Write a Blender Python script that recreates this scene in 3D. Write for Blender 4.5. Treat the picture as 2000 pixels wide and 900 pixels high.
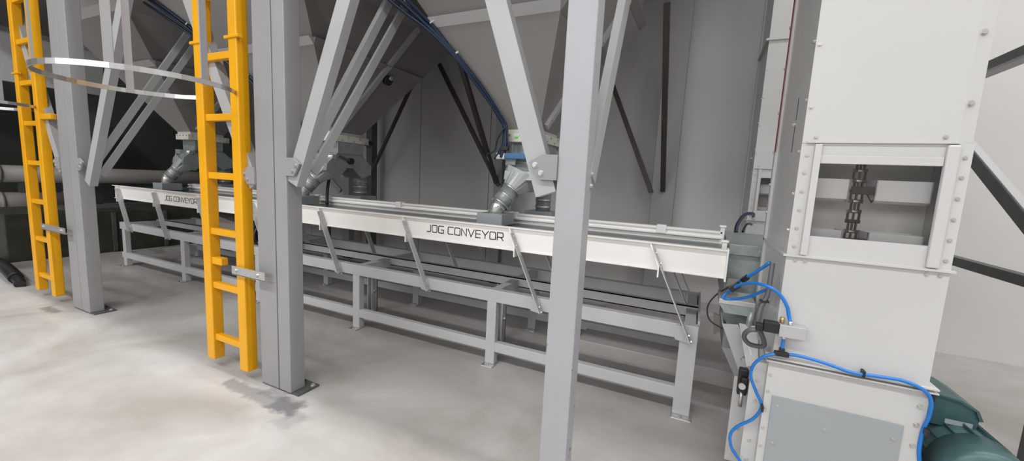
import bpy, bmesh, math, random
from mathutils import Vector, Matrix
random.seed(7)
for o in list(bpy.data.objects): bpy.data.objects.remove(o, do_unlink=True)
S = bpy.context.scene
COL = S.collection

# ------------------------------------------------------------------ camera
cam_d = bpy.data.cameras.new('camera'); cam = bpy.data.objects.new('camera', cam_d); COL.objects.link(cam)
cam_d.sensor_fit = 'HORIZONTAL'; cam_d.sensor_width = 36.0; cam_d.lens = 783.91/2000*36.0
cam_d.clip_start = 0.05; cam_d.clip_end = 100
def cam_axes(yaw, pitch, roll):
    cy, sy = math.cos(yaw), math.sin(yaw)
    right = Vector((cy, sy, 0)); fwd = Vector((-sy, cy, 0)); up = Vector((0, 0, 1))
    cp, sp = math.cos(pitch), math.sin(pitch)
    fwd, up = cp*fwd+sp*up, -sp*fwd+cp*up
    cr, sr = math.cos(roll), math.sin(roll)
    return cr*right+sr*up, -sr*right+cr*up, fwd
r_, u_, f_ = cam_axes(0.4355, -0.1262, 0.05075)
m = Matrix.Identity(4)
for i in range(3): m[i][0] = r_[i]; m[i][1] = u_[i]; m[i][2] = -f_[i]
m[2][3] = 1.3
cam.matrix_world = m
S.camera = cam
# ------------------------------------------------------------------ world, lamps, exposure
w = bpy.data.worlds.new('hall_air'); S.world = w; w.use_nodes = True
w.node_tree.nodes['Background'].inputs[0].default_value = (0.9, 0.95, 1.0, 1)
w.node_tree.nodes['Background'].inputs[1].default_value = 0.05
S.view_settings.view_transform = 'Standard'; S.view_settings.look = 'None'
S.view_settings.gamma = 1.0; S.view_settings.use_curve_mapping = False
S.view_settings.exposure = 0.36
def area(name, loc, rot, sx, sy, power, color=(1, 0.992, 0.98)):
    d = bpy.data.lights.new(name, 'AREA'); d.shape = 'RECTANGLE'; d.size = sx; d.size_y = sy
    d.energy = power; d.color = color
    o = bpy.data.objects.new(name, d); COL.objects.link(o); o.location = loc; o.rotation_euler = rot
    return o
# ceiling lamp rows of the hall aisle
area('ceiling_lamp_row', (-0.5, 1.4, 6.9), (0, 0, 0), 18, 0.4, 500)
area('ceiling_lamp_row', (-1.0, -3.0, 6.9), (0, 0, 0), 16, 0.6, 600)
# added front fill, high behind the camera; no window is built there
area('front_fill_light', (-3.5, -7.8, 4.6), (math.radians(82), 0, 0), 10, 3.2, 330, (0.96, 0.98, 1.0))

# ------------------------------------------------------------------ materials
MATS = {}
def mat(name, col, rough=0.5, metal=0.0, var=0.06, scale=6.0, bump=0.0, bscale=60.0, spec=0.5, col2=None):
    if name in MATS: return MATS[name]
    mt = bpy.data.materials.new(name); mt.use_nodes = True; nt = mt.node_tree; N = nt.nodes; L = nt.links
    b = N['Principled BSDF']; b.inputs['Roughness'].default_value = rough; b.inputs['Metallic'].default_value = metal
    b.inputs['Specular IOR Level'].default_value = spec
    tc = N.new('ShaderNodeTexCoord'); no = N.new('ShaderNodeTexNoise'); no.inputs['Scale'].default_value = scale
    no.inputs['Detail'].default_value = 6; no.inputs['Roughness'].default_value = 0.6
    L.new(tc.outputs['Object'], no.inputs['Vector'])
    mx = N.new('ShaderNodeMix'); mx.data_type = 'RGBA'
    a = tuple(max(0, c*(1-var)) for c in col); c2 = col2 if col2 else tuple(min(1, c*(1+var)) for c in col)
    mx.inputs['A'].default_value = (*a, 1); mx.inputs['B'].default_value = (*c2, 1)
    rp = N.new('ShaderNodeMapRange'); rp.inputs['From Min'].default_value = 0.3; rp.inputs['From Max'].default_value = 0.7
    L.new(no.outputs['Fac'], rp.inputs['Value']); L.new(rp.outputs['Result'], mx.inputs['Factor'])
    L.new(mx.outputs['Result'], b.inputs['Base Color'])
    if bump > 0:
        n2 = N.new('ShaderNodeTexNoise'); n2.inputs['Scale'].default_value = bscale; n2.inputs['Detail'].default_value = 4
        bp = N.new('ShaderNodeBump'); bp.inputs['Strength'].default_value = bump; bp.inputs['Distance'].default_value = 0.01
        L.new(tc.outputs['Object'], n2.inputs['Vector']); L.new(n2.outputs['Fac'], bp.inputs['Height']); L.new(bp.outputs['Normal'], b.inputs['Normal'])
    MATS[name] = mt
    return mt
STEEL = mat('grey_paint', (0.285, 0.28, 0.288), 0.42, 0, 0.06, 1.2, 0.03, 40)
STEELB = mat('base_grey_paint', (0.50, 0.50, 0.515), 0.42, 0, 0.06, 4, 0.03, 40)
BRACE = mat('brace_light_grey', (0.365, 0.37, 0.38), 0.42, 0, 0.05, 3)
HOP = mat('hopper_grey_paint', (0.235, 0.225, 0.22), 0.5, 0, 0.05, 1.5)
SEAM = mat('seam_bar_grey', (0.42, 0.42, 0.42), 0.4, 0, 0.05, 4)
RIB = mat('rib_light_grey', (0.52, 0.52, 0.52), 0.45, 0, 0.04, 3)
WHITE = mat('conveyor_white', (0.91, 0.89, 0.865), 0.4, 0, 0.035, 2)
CREAM = mat('elevator_cream', (0.525, 0.52, 0.512), 0.38, 0, 0.025, 1.5)
CREAM2 = mat('gate_cream', (0.62, 0.61, 0.52), 0.5, 0, 0.08, 8)
PLATE = mat('grey_inspection_plate', (0.31, 0.335, 0.35), 0.45, 0, 0.04, 2)
SIDEG = mat('elevator_side_grey', (0.56, 0.55, 0.535), 0.3, 0.1, 0.04, 1.2)
YEL = mat('ladder_yellow', (0.76, 0.36, 0.001), 0.4, 0, 0.06, 5)
GALV = mat('galvanised_steel', (0.33, 0.37, 0.37), 0.35, 0.35, 0.16, 22)
ZGAL = mat('light_galvanised', (0.47, 0.50, 0.50), 0.35, 0.4, 0.1, 22)
ZINC = mat('bright_zinc', (0.66, 0.66, 0.65), 0.28, 0.85, 0.08, 30)
BOLT = mat('bolt_zinc', (0.55, 0.54, 0.51), 0.35, 0.7, 0.1, 40)
BELT = mat('trough_dark_steel', (0.085, 0.10, 0.11), 0.25, 0.3, 0.12, 3)
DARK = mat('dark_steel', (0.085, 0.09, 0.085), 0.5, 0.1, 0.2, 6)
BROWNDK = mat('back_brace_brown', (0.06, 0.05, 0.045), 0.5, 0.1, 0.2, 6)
BLACK = mat('black_rubber', (0.012, 0.012, 0.014), 0.45, 0, 0.2, 20)
BLUE = mat('blue_air_hose', (0.012, 0.17, 0.55), 0.3, 0, 0.06, 10)
BLUED = mat('dark_blue_hose', (0.002, 0.014, 0.045), 0.4, 0, 0.15, 10)
BLUEM = mat('muted_blue', (0.05, 0.16, 0.33), 0.4, 0, 0.08, 10)
CONDUIT = mat('grey_conduit', (0.10, 0.11, 0.12), 0.4, 0, 0.1, 20)
TEAL = mat('motor_teal', (0.04, 0.09, 0.095), 0.38, 0.1, 0.25, 9, 0.05, 50)
CHAIN = mat('chain_brown', (0.075, 0.05, 0.042), 0.55, 0.4, 0.3, 40)
BUCKET = mat('bucket_white', (0.88, 0.88, 0.90), 0.4, 0, 0.06, 6)
INNER = mat('casing_inside', (0.88, 0.86, 0.83), 0.5, 0, 0.12, 3)
RED = mat('red_gasket', (0.22, 0.035, 0.03), 0.6, 0, 0.2, 10)
GREEN = mat('green_sticker', (0.10, 0.55, 0.16), 0.5, 0, 0.05, 10)
INK = mat('black_lettering', (0.012, 0.012, 0.012), 0.5, 0, 0.05, 10)
ALU = mat('valve_aluminium', (0.50, 0.51, 0.52), 0.35, 0.5, 0.05, 20)
BRASS = mat('brass_fitting', (0.50, 0.36, 0.20), 0.35, 0.7, 0.05, 20)
PIPE = mat('duct_beige_grey', (0.24, 0.22, 0.205), 0.5, 0, 0.1, 2)
WALLP = mat('wall_panel_grey', (0.56, 0.55, 0.54), 0.45, 0, 0.03, 0.8)
WALLJ = mat('wall_joint', (0.16, 0.155, 0.15), 0.7)
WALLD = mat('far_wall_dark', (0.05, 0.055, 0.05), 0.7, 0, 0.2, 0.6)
CEIL = mat('ceiling_panel', (0.5, 0.5, 0.5), 0.7, 0, 0.04, 1)
WALLO = mat('hall_wall_light', (0.5, 0.5, 0.49), 0.6, 0, 0.04, 1)
PLINTH = mat('plinth_concrete', (0.42, 0.39, 0.38), 0.7, 0, 0.08, 5, 0.15, 30)

def floor_mat():
    mt = bpy.data.materials.new('polished_concrete'); mt.use_nodes = True; nt = mt.node_tree; N = nt.nodes; L = nt.links
    b = N['Principled BSDF']
    tc = N.new('ShaderNodeTexCoord')
    def noise(sc, det, rg, dist=0.0, vec=None):
        n = N.new('ShaderNodeTexNoise'); n.inputs['Scale'].default_value = sc; n.inputs['Detail'].default_value = det
        n.inputs['Roughness'].default_value = rg; n.inputs['Distortion'].default_value = dist
        L.new(vec if vec else tc.outputs['Object'], n.inputs['Vector']); return n.outputs['Fac']
    def rng(v, a, bb, c=0.0, d=1.0):
        r = N.new('ShaderNodeMapRange'); r.inputs['From Min'].default_value = a; r.inputs['From Max'].default_value = bb
        r.inputs['To Min'].default_value = c; r.inputs['To Max'].default_value = d; L.new(v, r.inputs['Value']); return r.outputs['Result']
    def mix(fac, A, B):
        x = N.new('ShaderNodeMix'); x.data_type = 'RGBA'; L.new(fac, x.inputs['Factor'])
        for s, v in (('A', A), ('B', B)):
            if isinstance(v, tuple): x.inputs[s].default_value = (*v, 1)
            else: L.new(v, x.inputs[s])
        return x.outputs['Result']
    mp = N.new('ShaderNodeMapping'); mp.inputs['Scale'].default_value = (0.8, 2.4, 1); mp.inputs['Rotation'].default_value = (0, 0, 0.5)
    L.new(tc.outputs['Object'], mp.inputs['Vector'])
    c = mix(rng(noise(1.1, 7, 0.62, 0.6), 0.36, 0.66), (0.335, 0.31, 0.285), (0.485, 0.47, 0.46))
    c = mix(rng(noise(2.2, 5, 0.6, 1.2, mp.outputs['Vector']), 0.52, 0.72, 0, 0.45), c, (0.36, 0.335, 0.31))
    c = mix(rng(noise(9, 6, 0.7), 0.6, 0.8, 0, 0.3), c, (0.44, 0.38, 0.33))
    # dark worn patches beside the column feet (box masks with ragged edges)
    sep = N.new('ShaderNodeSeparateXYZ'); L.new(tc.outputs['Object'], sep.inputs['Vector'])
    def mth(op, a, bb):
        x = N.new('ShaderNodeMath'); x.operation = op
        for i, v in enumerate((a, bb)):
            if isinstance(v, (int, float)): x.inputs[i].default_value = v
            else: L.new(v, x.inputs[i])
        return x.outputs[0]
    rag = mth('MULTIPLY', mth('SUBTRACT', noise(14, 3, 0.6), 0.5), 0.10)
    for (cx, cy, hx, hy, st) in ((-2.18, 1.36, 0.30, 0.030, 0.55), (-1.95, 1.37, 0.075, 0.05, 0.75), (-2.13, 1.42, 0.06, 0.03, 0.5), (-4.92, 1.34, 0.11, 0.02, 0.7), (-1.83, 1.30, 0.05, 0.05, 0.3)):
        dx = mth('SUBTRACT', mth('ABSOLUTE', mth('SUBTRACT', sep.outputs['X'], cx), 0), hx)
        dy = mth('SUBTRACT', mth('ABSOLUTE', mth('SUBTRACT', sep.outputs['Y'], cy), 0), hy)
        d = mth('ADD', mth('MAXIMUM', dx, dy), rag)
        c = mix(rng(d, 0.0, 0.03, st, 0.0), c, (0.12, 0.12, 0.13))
    L.new(c, b.inputs['Base Color'])
    L.new(rng(noise(3, 5, 0.6), 0.3, 0.7, 0.34, 0.52), b.inputs['Roughness'])
    bp = N.new('ShaderNodeBump'); bp.inputs['Strength'].default_value = 0.06; bp.inputs['Distance'].default_value = 0.01
    L.new(noise(25, 5, 0.6), bp.inputs['Height']); L.new(bp.outputs['Normal'], b.inputs['Normal'])
    return mt
FLOOR = floor_mat()

def chipped_mat():
    # grey paint of the end post with dark chips along its edges
    mt = mat('grey_paint_chipped', (0.365, 0.365, 0.39), 0.42, 0, 0.04, 3, 0.03, 40); nt = mt.node_tree; N = nt.nodes; L = nt.links
    b = N['Principled BSDF']; src = b.inputs['Base Color'].links[0].from_socket
    tc = N.new('ShaderNodeTexCoord'); sep = N.new('ShaderNodeSeparateXYZ'); L.new(tc.outputs['Object'], sep.inputs[0])
    n = N.new('ShaderNodeTexNoise'); n.inputs['Scale'].default_value = 22; n.inputs['Detail'].default_value = 3; L.new(tc.outputs['Object'], n.inputs['Vector'])
    r = N.new('ShaderNodeMapRange'); r.inputs['From Min'].default_value = 0.66; r.inputs['From Max'].default_value = 0.68; L.new(n.outputs['Fac'], r.inputs['Value'])
    ab = N.new('ShaderNodeMath'); ab.operation = 'ABSOLUTE'; L.new(sep.outputs['X'], ab.inputs[0])
    e = N.new('ShaderNodeMapRange'); e.inputs['From Min'].default_value = 0.046; e.inputs['From Max'].default_value = 0.052; L.new(ab.outputs[0], e.inputs['Value'])
    z = N.new('ShaderNodeMapRange'); z.inputs['From Min'].default_value = 0.75; z.inputs['From Max'].default_value = 0.55; L.new(sep.outputs['Z'], z.inputs['Value'])
    m1 = N.new('ShaderNodeMath'); m1.operation = 'MULTIPLY'; L.new(r.outputs[0], m1.inputs[0]); L.new(e.outputs[0], m1.inputs[1])
    m2 = N.new('ShaderNodeMath'); m2.operation = 'MULTIPLY'; L.new(m1.outputs[0], m2.inputs[0]); L.new(z.outputs[0], m2.inputs[1])
    x = N.new('ShaderNodeMix'); x.data_type = 'RGBA'; L.new(m2.outputs[0], x.inputs['Factor']); L.new(src, x.inputs['A']); x.inputs['B'].default_value = (0.04, 0.04, 0.04, 1)
    L.new(x.outputs['Result'], b.inputs['Base Color'])
    return mt
CHIP = chipped_mat()

def pane_mat():
    mt = bpy.data.materials.new('clear_acrylic'); mt.use_nodes = True; nt = mt.node_tree; N = nt.nodes; L = nt.links
    for n in list(N):
        if n.type != 'OUTPUT_MATERIAL': N.remove(n)
    out = [n for n in N if n.type == 'OUTPUT_MATERIAL'][0]
    t = N.new('ShaderNodeBsdfTransparent'); t.inputs[0].default_value = (0.97, 0.965, 0.955, 1)
    g = N.new('ShaderNodeBsdfGlossy'); g.inputs['Roughness'].default_value = 0.08
    f = N.new('ShaderNodeFresnel'); f.inputs['IOR'].default_value = 1.45
    x = N.new('ShaderNodeMixShader'); L.new(f.outputs[0], x.inputs[0]); L.new(t.outputs[0], x.inputs[1]); L.new(g.outputs[0], x.inputs[2])
    L.new(x.outputs[0], out.inputs['Surface'])
    return mt
PANE = pane_mat()

# ------------------------------------------------------------------ mesh helpers
class MB:
    def loft(s, A, B):
        n = len(A); return s.add(list(A)+list(B), [(i, (i+1) % n, n+(i+1) % n, n+i) for i in range(n)]+[tuple(reversed(range(n))), tuple(range(n, 2*n))])
    def __init__(s): s.v = []; s.f = []; s.smooth = []
    def add(s, vs, fs, sm=False):
        o = len(s.v); s.v += [Vector(p) for p in vs]; s.f += [tuple(i+o for i in f) for f in fs]; s.smooth += [sm]*len(fs); return s
    def box(s, x0, x1, y0, y1, z0, z1, b=0.0):
        x0, x1 = min(x0, x1), max(x0, x1); y0, y1 = min(y0, y1), max(y0, y1); z0, z1 = min(z0, z1), max(z0, z1)
        if b <= 0:
            vs = [(x, y, z) for x in (x0, x1) for y in (y0, y1) for z in (z0, z1)]
            return s.add(vs, [(0, 1, 3, 2), (4, 6, 7, 5), (0, 4, 5, 1), (2, 3, 7, 6), (0, 2, 6, 4), (1, 5, 7, 3)])
        bm = bmesh.new(); bmesh.ops.create_cube(bm, size=1)
        for v in bm.verts: v.co = Vector(((x0+x1)/2+v.co.x*(x1-x0), (y0+y1)/2+v.co.y*(y1-y0), (z0+z1)/2+v.co.z*(z1-z0)))
        bmesh.ops.bevel(bm, geom=bm.edges[:], offset=b, segments=2, affect='EDGES', profile=0.5)
        bm.verts.index_update()
        s.add([v.co.copy() for v in bm.verts], [tuple(v.index for v in f.verts) for f in bm.faces]); bm.free(); return s
    def bar(s, p0, p1, w, d, side=(0, 1, 0)):
        # rectangular bar p0-p1; d = thickness along 'side', w = across
        p0, p1 = Vector(p0), Vector(p1); a = (p1-p0).normalized(); sd = Vector(side); sd = (sd-a*sd.dot(a)).normalized(); u = a.cross(sd)
        vs = [p+u*(w/2*i)+sd*(d/2*j) for p in (p0, p1) for i in (-1, 1) for j in (-1, 1)]
        return s.add(vs, [(0, 1, 3, 2), (4, 6, 7, 5), (0, 4, 5, 1), (2, 3, 7, 6), (0, 2, 6, 4), (1, 5, 7, 3)])
    def tube(s, pts, r, seg=10, caps=True, radii=None):
        pts = [Vector(p) for p in pts]; n = len(pts); rings = []
        t0 = (pts[1]-pts[0]).normalized(); ref = Vector((0, 0, 1)) if abs(t0.z) < 0.9 else Vector((1, 0, 0))
        u = t0.cross(ref).normalized()
        vs = []
        for i in range(n):
            t = (pts[min(i+1, n-1)]-pts[max(i-1, 0)]).normalized()
            u = (u-t*u.dot(t)).normalized(); v = t.cross(u); rr = radii[i] if radii else r
            vs += [pts[i]+u*(rr*math.cos(2*math.pi*k/seg))+v*(rr*math.sin(2*math.pi*k/seg)) for k in range(seg)]
        fs = [(i*seg+k, i*seg+(k+1) % seg, (i+1)*seg+(k+1) % seg, (i+1)*seg+k) for i in range(n-1) for k in range(seg)]
        s.add(vs, fs, True)
        if caps:
            o = len(s.v)-len(vs)
            s.f += [tuple(o+k for k in reversed(range(seg))), tuple(o+(n-1)*seg+k for k in range(seg))]; s.smooth += [False, False]
        return s
    def cyl(s, p0, p1, r, seg=16, r1=None): return s.tube([p0, p1], r, seg, True, [r, r if r1 is None else r1])
    def prism(s, poly, axis, a, b):
        # poly: list of 2D points in the plane across 'axis'; extruded from a to b
        def P(q, t): return {'x': (t, q[0], q[1]), 'y': (q[0], t, q[1]), 'z': (q[0], q[1], t)}[axis]
        n = len(poly); vs = [P(q, a) for q in poly]+[P(q, b) for q in poly]
        return s.add(vs, [tuple(range(n)), tuple(reversed(range(n, 2*n)))]+[(i, i+n, (i+1) % n+n, (i+1) % n) for i in range(n)])
    def quad_plate(s, a, b, c, d, t):
        # plate through four corners, thickness t against its normal
        a, b, c, d = map(Vector, (a, b, c, d)); n = (b-a).cross(d-a).normalized()*t
        return s.add([a, b, c, d, a-n, b-n, c-n, d-n], [(0, 1, 2, 3), (7, 6, 5, 4), (0, 4, 5, 1), (1, 5, 6, 2), (2, 6, 7, 3), (3, 7, 4, 0)])
    def mesh(s, name, off=Vector((0, 0, 0))):
        me = bpy.data.meshes.new(name); me.from_pydata([tuple(v-off) for v in s.v], [], s.f)
        me.polygons.foreach_set('use_smooth', s.smooth)
        bm = bmesh.new(); bm.from_mesh(me); bmesh.ops.recalc_face_normals(bm, faces=bm.faces[:]); bm.to_mesh(me); bm.free()
        me.update(); return me
ROOTLOC = {}
def thing(name, label, cat, loc=(0, 0, 0), group=None):
    o = bpy.data.objects.new(name, None); COL.objects.link(o); o.location = loc; o.empty_display_size = 0.1
    o['label'] = label; o['category'] = cat
    if group: o['group'] = group
    ROOTLOC[o.name] = Vector(loc); return o
def root_off(p):
    while p.parent: p = p.parent
    return ROOTLOC.get(p.name, Vector((0, 0, 0)))
def part(name, mb, mt, parent, label=None, stuff=False):
    o = bpy.data.objects.new(name, mb.mesh(name, root_off(parent))); o.data.materials.append(mt); COL.objects.link(o); o.parent = parent
    if label: o['label'] = label
    if stuff: o['kind'] = 'stuff'
    return o
def single(name, mb, mt, label, cat, loc=(0, 0, 0), group=None):
    o = bpy.data.objects.new(name, mb.mesh(name, Vector(loc))); o.data.materials.append(mt); COL.objects.link(o); o.location = loc
    o['label'] = label; o['category'] = cat
    if group: o['group'] = group
    ROOTLOC[o.name] = Vector(loc); return o
def struct(name, mb, mt, parent=None):
    o = bpy.data.objects.new(name, mb.mesh(name)); o.data.materials.append(mt); COL.objects.link(o); o.parent = parent
    if not parent: o['kind'] = 'structure'
    return o
# one shared bolt mesh: washer, hex head, along local +Z, head radius 1
_b = MB(); _b.cyl((0, 0, 0), (0, 0, 0.25), 1.35, 12); _b.cyl((0, 0, 0.25), (0, 0, 1.0), 1.0, 6)
for i in range(len(_b.smooth)): _b.smooth[i] = False
BOLTME = _b.mesh('bolt'); BOLTME.materials.append(BOLT)
AX = {'-y': (math.pi/2, 0, 0), '+y': (-math.pi/2, 0, 0), '-x': (0, -math.pi/2, 0), '+x': (0, math.pi/2, 0), '+z': (0, 0, 0), '-z': (math.pi, 0, 0)}
def bolt(parent, loc, ax='-y', r=0.006):
    o = bpy.data.objects.new('bolt', BOLTME); COL.objects.link(o); o.parent = parent
    o.location = Vector(loc)-root_off(parent); o.rotation_euler = AX[ax]; o.scale = (r, r, r); return o
def smooth_path(pts, sub=8):
    P = [Vector(p) for p in pts]; P = [2*P[0]-P[1]]+P+[2*P[-1]-P[-2]]; out = []
    for i in range(1, len(P)-2):
        for k in range(sub):
            t = k/sub; a, b, c, d = P[i-1], P[i], P[i+1], P[i+2]
            out.append(0.5*((2*b)+(c-a)*t+(2*a-5*b+4*c-d)*t*t+(3*b-a-3*c+d)*t**3))
    out.append(P[-2]); return out

# ------------------------------------------------------------------ the hall
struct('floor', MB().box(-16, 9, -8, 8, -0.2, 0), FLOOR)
struct('ceiling', MB().box(-16, 9, -8, 8, 7.2, 7.4), CEIL)
wb = struct('wall_back', MB().box(-7.0, 9, 4.66, 4.8, 0, 7.2), WALLJ)
xs = [-7.0, -5.85, -4.74, -3.63, -2.52, -1.41, -0.27, 0.55, 1.65, 2.75, 3.85, 4.95, 6.05, 7.15, 9.0]
for a, b in zip(xs[:-1], xs[1:]):
    struct('wall_panel', MB().box(a+0.004, b-0.004, 4.62, 4.67, 0, 7.2), WALLP, wb)
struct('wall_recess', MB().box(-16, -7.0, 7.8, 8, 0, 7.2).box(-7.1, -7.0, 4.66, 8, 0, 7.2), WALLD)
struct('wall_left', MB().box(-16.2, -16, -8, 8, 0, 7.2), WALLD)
struct('wall_right', MB().box(9, 9.2, -8, 8, 0, 7.2), WALLO)
struct('wall_front', MB().box(-16, 9, -8.2, -8, 0, 7.2), WALLO)
struct('trim_1', MB().box(-0.75, 1.15, 2.9, 4.62, 0, 0.115, 0.006), PLINTH)

# ------------------------------------------------------------------ support frames of the hoppers
YF, YFB = 1.452, 1.545       # front posts
YB, YBB = 4.34, 4.45         # rear posts
def diag(root, p0, p1, w=0.085, d=0.05, side=(0, 1, 0), mt=BRACE):
    return part('brace', MB().bar(p0, p1, w, d, side), mt, root)
def gusset_x(root, px, sgn, z):
    # plate in the XZ plane beside a post, sgn = direction of the brace
    y = YF-0.004
    part('gusset_plate', MB().prism([(px, z+0.075), (px+sgn*0.06, z+0.075), (px+sgn*0.115, z+0.045), (px+sgn*0.07, z-0.02), (px, z-0.02)], 'y', y-0.006, y+0.006), STEEL, root)
    for dx, dz in ((0.088, 0.035), (0.062, 0.005)): bolt(root, (px+sgn*dx, y-0.006, z+dz), '-y', 0.0085)
def post(root, x0, x1, y0, y1, mt=STEEL, z1=3.55):
    if mt is CHIP:
        o = part('post', MB().box(x0, x1, y0, y1, 0.012, z1, 0.004), mt, root)
        c = Vector(((x0+x1)/2, 0, 0)); off = root_off(root)     # object origin on the post axis
        o.data.transform(Matrix.Translation(-(c-Vector((off.x, 0, 0))))); o.location = c-Vector((off.x, 0, 0))
    else: o = part('post', MB().box(x0, x1, y0, y1, 0.012, z1, 0.004), mt, root)
    part('base_plate', MB().box(x0-0.012, x1+0.05, y0+0.01, y1+0.06, 0, 0.012, 0.002), DARK, root)
    bolt(root, (x1+0.03, y1+0.03, 0.012), '+z', 0.011)
    return o

# module between the twin posts beside the near ladder and the chipped end post
fr = thing('hopper_support_frame', 'grey steel frame with chipped end post under the hopper nearest the elevators', 'steel frame', (-1.25, 2.9, 0), 'hopper support frames')
post(fr, -2.128, -2.03, YF, YFB); post(fr, -0.50, -0.389, YF, YFB, CHIP)
post(fr, -0.47, -0.25, YB, YBB, STEEL, 3.55); post(fr, -2.13, -2.05, YB, YBB, STEEL, 3.55)
gusset_x(fr, -0.50, -1, 1.325); gusset_x(fr, -2.03, 1, 1.28)
diag(fr, (-0.545, YF+0.034, 1.25), (-1.02, YF+0.034, 2.62)); diag(fr, (-2.0, YF+0.034, 1.22), (-1.43, YF+0.034, 2.52))
diag(fr, (-0.405, 1.555, 1.32), (-0.405, 2.16, 2.55), 0.085, 0.035, (1, 0, 0))
diag(fr, (-2.045, 1.555, 1.30), (-2.045, 2.27, 2.52), 0.05, 0.04, (1, 0, 0)); diag(fr, (-2.01, 1.60, 1.28), (-2.01, 2.38, 2.50), 0.05, 0.02, (1, 0, 0))
for dz in (0.02, -0.025): bolt(fr, (-0.389, 1.53, 1.315+dz), '+x', 0.009)
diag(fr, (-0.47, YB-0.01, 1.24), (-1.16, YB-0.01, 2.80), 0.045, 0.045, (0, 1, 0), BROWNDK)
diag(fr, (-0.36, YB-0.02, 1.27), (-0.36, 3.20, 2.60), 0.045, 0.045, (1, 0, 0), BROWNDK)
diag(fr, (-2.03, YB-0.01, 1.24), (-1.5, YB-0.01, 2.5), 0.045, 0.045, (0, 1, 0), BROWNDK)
part('top_beam', MB().box(-2.1, -0.4, YF, YFB, 3.0, 3.12, 0.004), STEEL, fr)

fr = thing('hopper_support_frame', 'grey steel frame under the middle hopper between the two twin columns', 'steel frame', (-3.4, 2.9, 0), 'hopper support frames')
post(fr, -2.289, -2.136, YF, YFB); post(fr, -4.675, -4.535, YF, YFB)
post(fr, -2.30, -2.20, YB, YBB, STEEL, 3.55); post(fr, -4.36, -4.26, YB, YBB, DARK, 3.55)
gusset_x(fr, -2.289, -1, 1.22); gusset_x(fr, -4.535, 1, 1.22)
diag(fr, (-2.325, YF+0.034, 1.19), (-3.08, YF+0.034, 2.60)); diag(fr, (-4.42, YF+0.034, 1.10), (-3.56, YF+0.034, 2.62))
diag(fr, (-4.60, 1.56, 1.22), (-4.60, 2.30, 2.52), 0.05, 0.03, (1, 0, 0)); diag(fr, (-4.56, 1.60, 1.16), (-4.56, 2.36, 2.46), 0.05, 0.02, (1, 0, 0))
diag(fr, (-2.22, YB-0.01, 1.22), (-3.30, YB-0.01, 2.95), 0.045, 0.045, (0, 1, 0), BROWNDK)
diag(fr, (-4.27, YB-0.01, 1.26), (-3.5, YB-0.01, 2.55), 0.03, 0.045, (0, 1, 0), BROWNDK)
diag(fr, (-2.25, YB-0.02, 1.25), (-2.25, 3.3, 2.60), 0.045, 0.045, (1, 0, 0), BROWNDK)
part('top_beam', MB().box(-4.6, -2.2, YF, YFB, 3.0, 3.12, 0.004), STEEL, fr)

fr = thing('hopper_support_frame', 'grey steel frame of the farthest hopper standing behind the far yellow ladder', 'steel frame', (-5.8, 2.9, 0), 'hopper support frames')
post(fr, -4.843, -4.682, YF, YFB); post(fr, -7.15, -7.0, YF, YFB); post(fr, -4.82, -4.7, YB, YBB, STEEL, 3.55); post(fr, -7.15, -7.0, YB, YBB, STEEL, 3.55)
gusset_x(fr, -4.843, -1, 1.22)
diag(fr, (-4.88, YF+0.034, 1.18), (-5.62, YF+0.034, 2.62)); diag(fr, (-6.97, YF+0.034, 1.2), (-6.25, YF+0.034, 2.6), 0.06)
diag(fr, (-7.0, YB, 1.0), (-6.1, YB, 2.4), 0.06, 0.04); diag(fr, (-4.86, YB, 1.0), (-6.6, YB, 2.4), 0.06, 0.04)
part('top_beam', MB().box(-7.1, -4.7, YF, YFB, 3.0, 3.12, 0.004), STEEL, fr)

# unseen walkway deck the ladders climb to, lengthened to shade floor and far bay
wd = thing('walkway_deck', 'steel walkway deck above the hoppers reached by the yellow ladders', 'walkway', (-3.7, 1.8, 3.7))
part('deck_plate', MB().box(-14, 0.22, 1.50, 4.45, 3.7, 3.76), STEEL, wd); part('edge_beam', MB().box(-14, 0.22, 1.50, 1.56, 3.56, 3.70), STEEL, wd)

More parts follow.
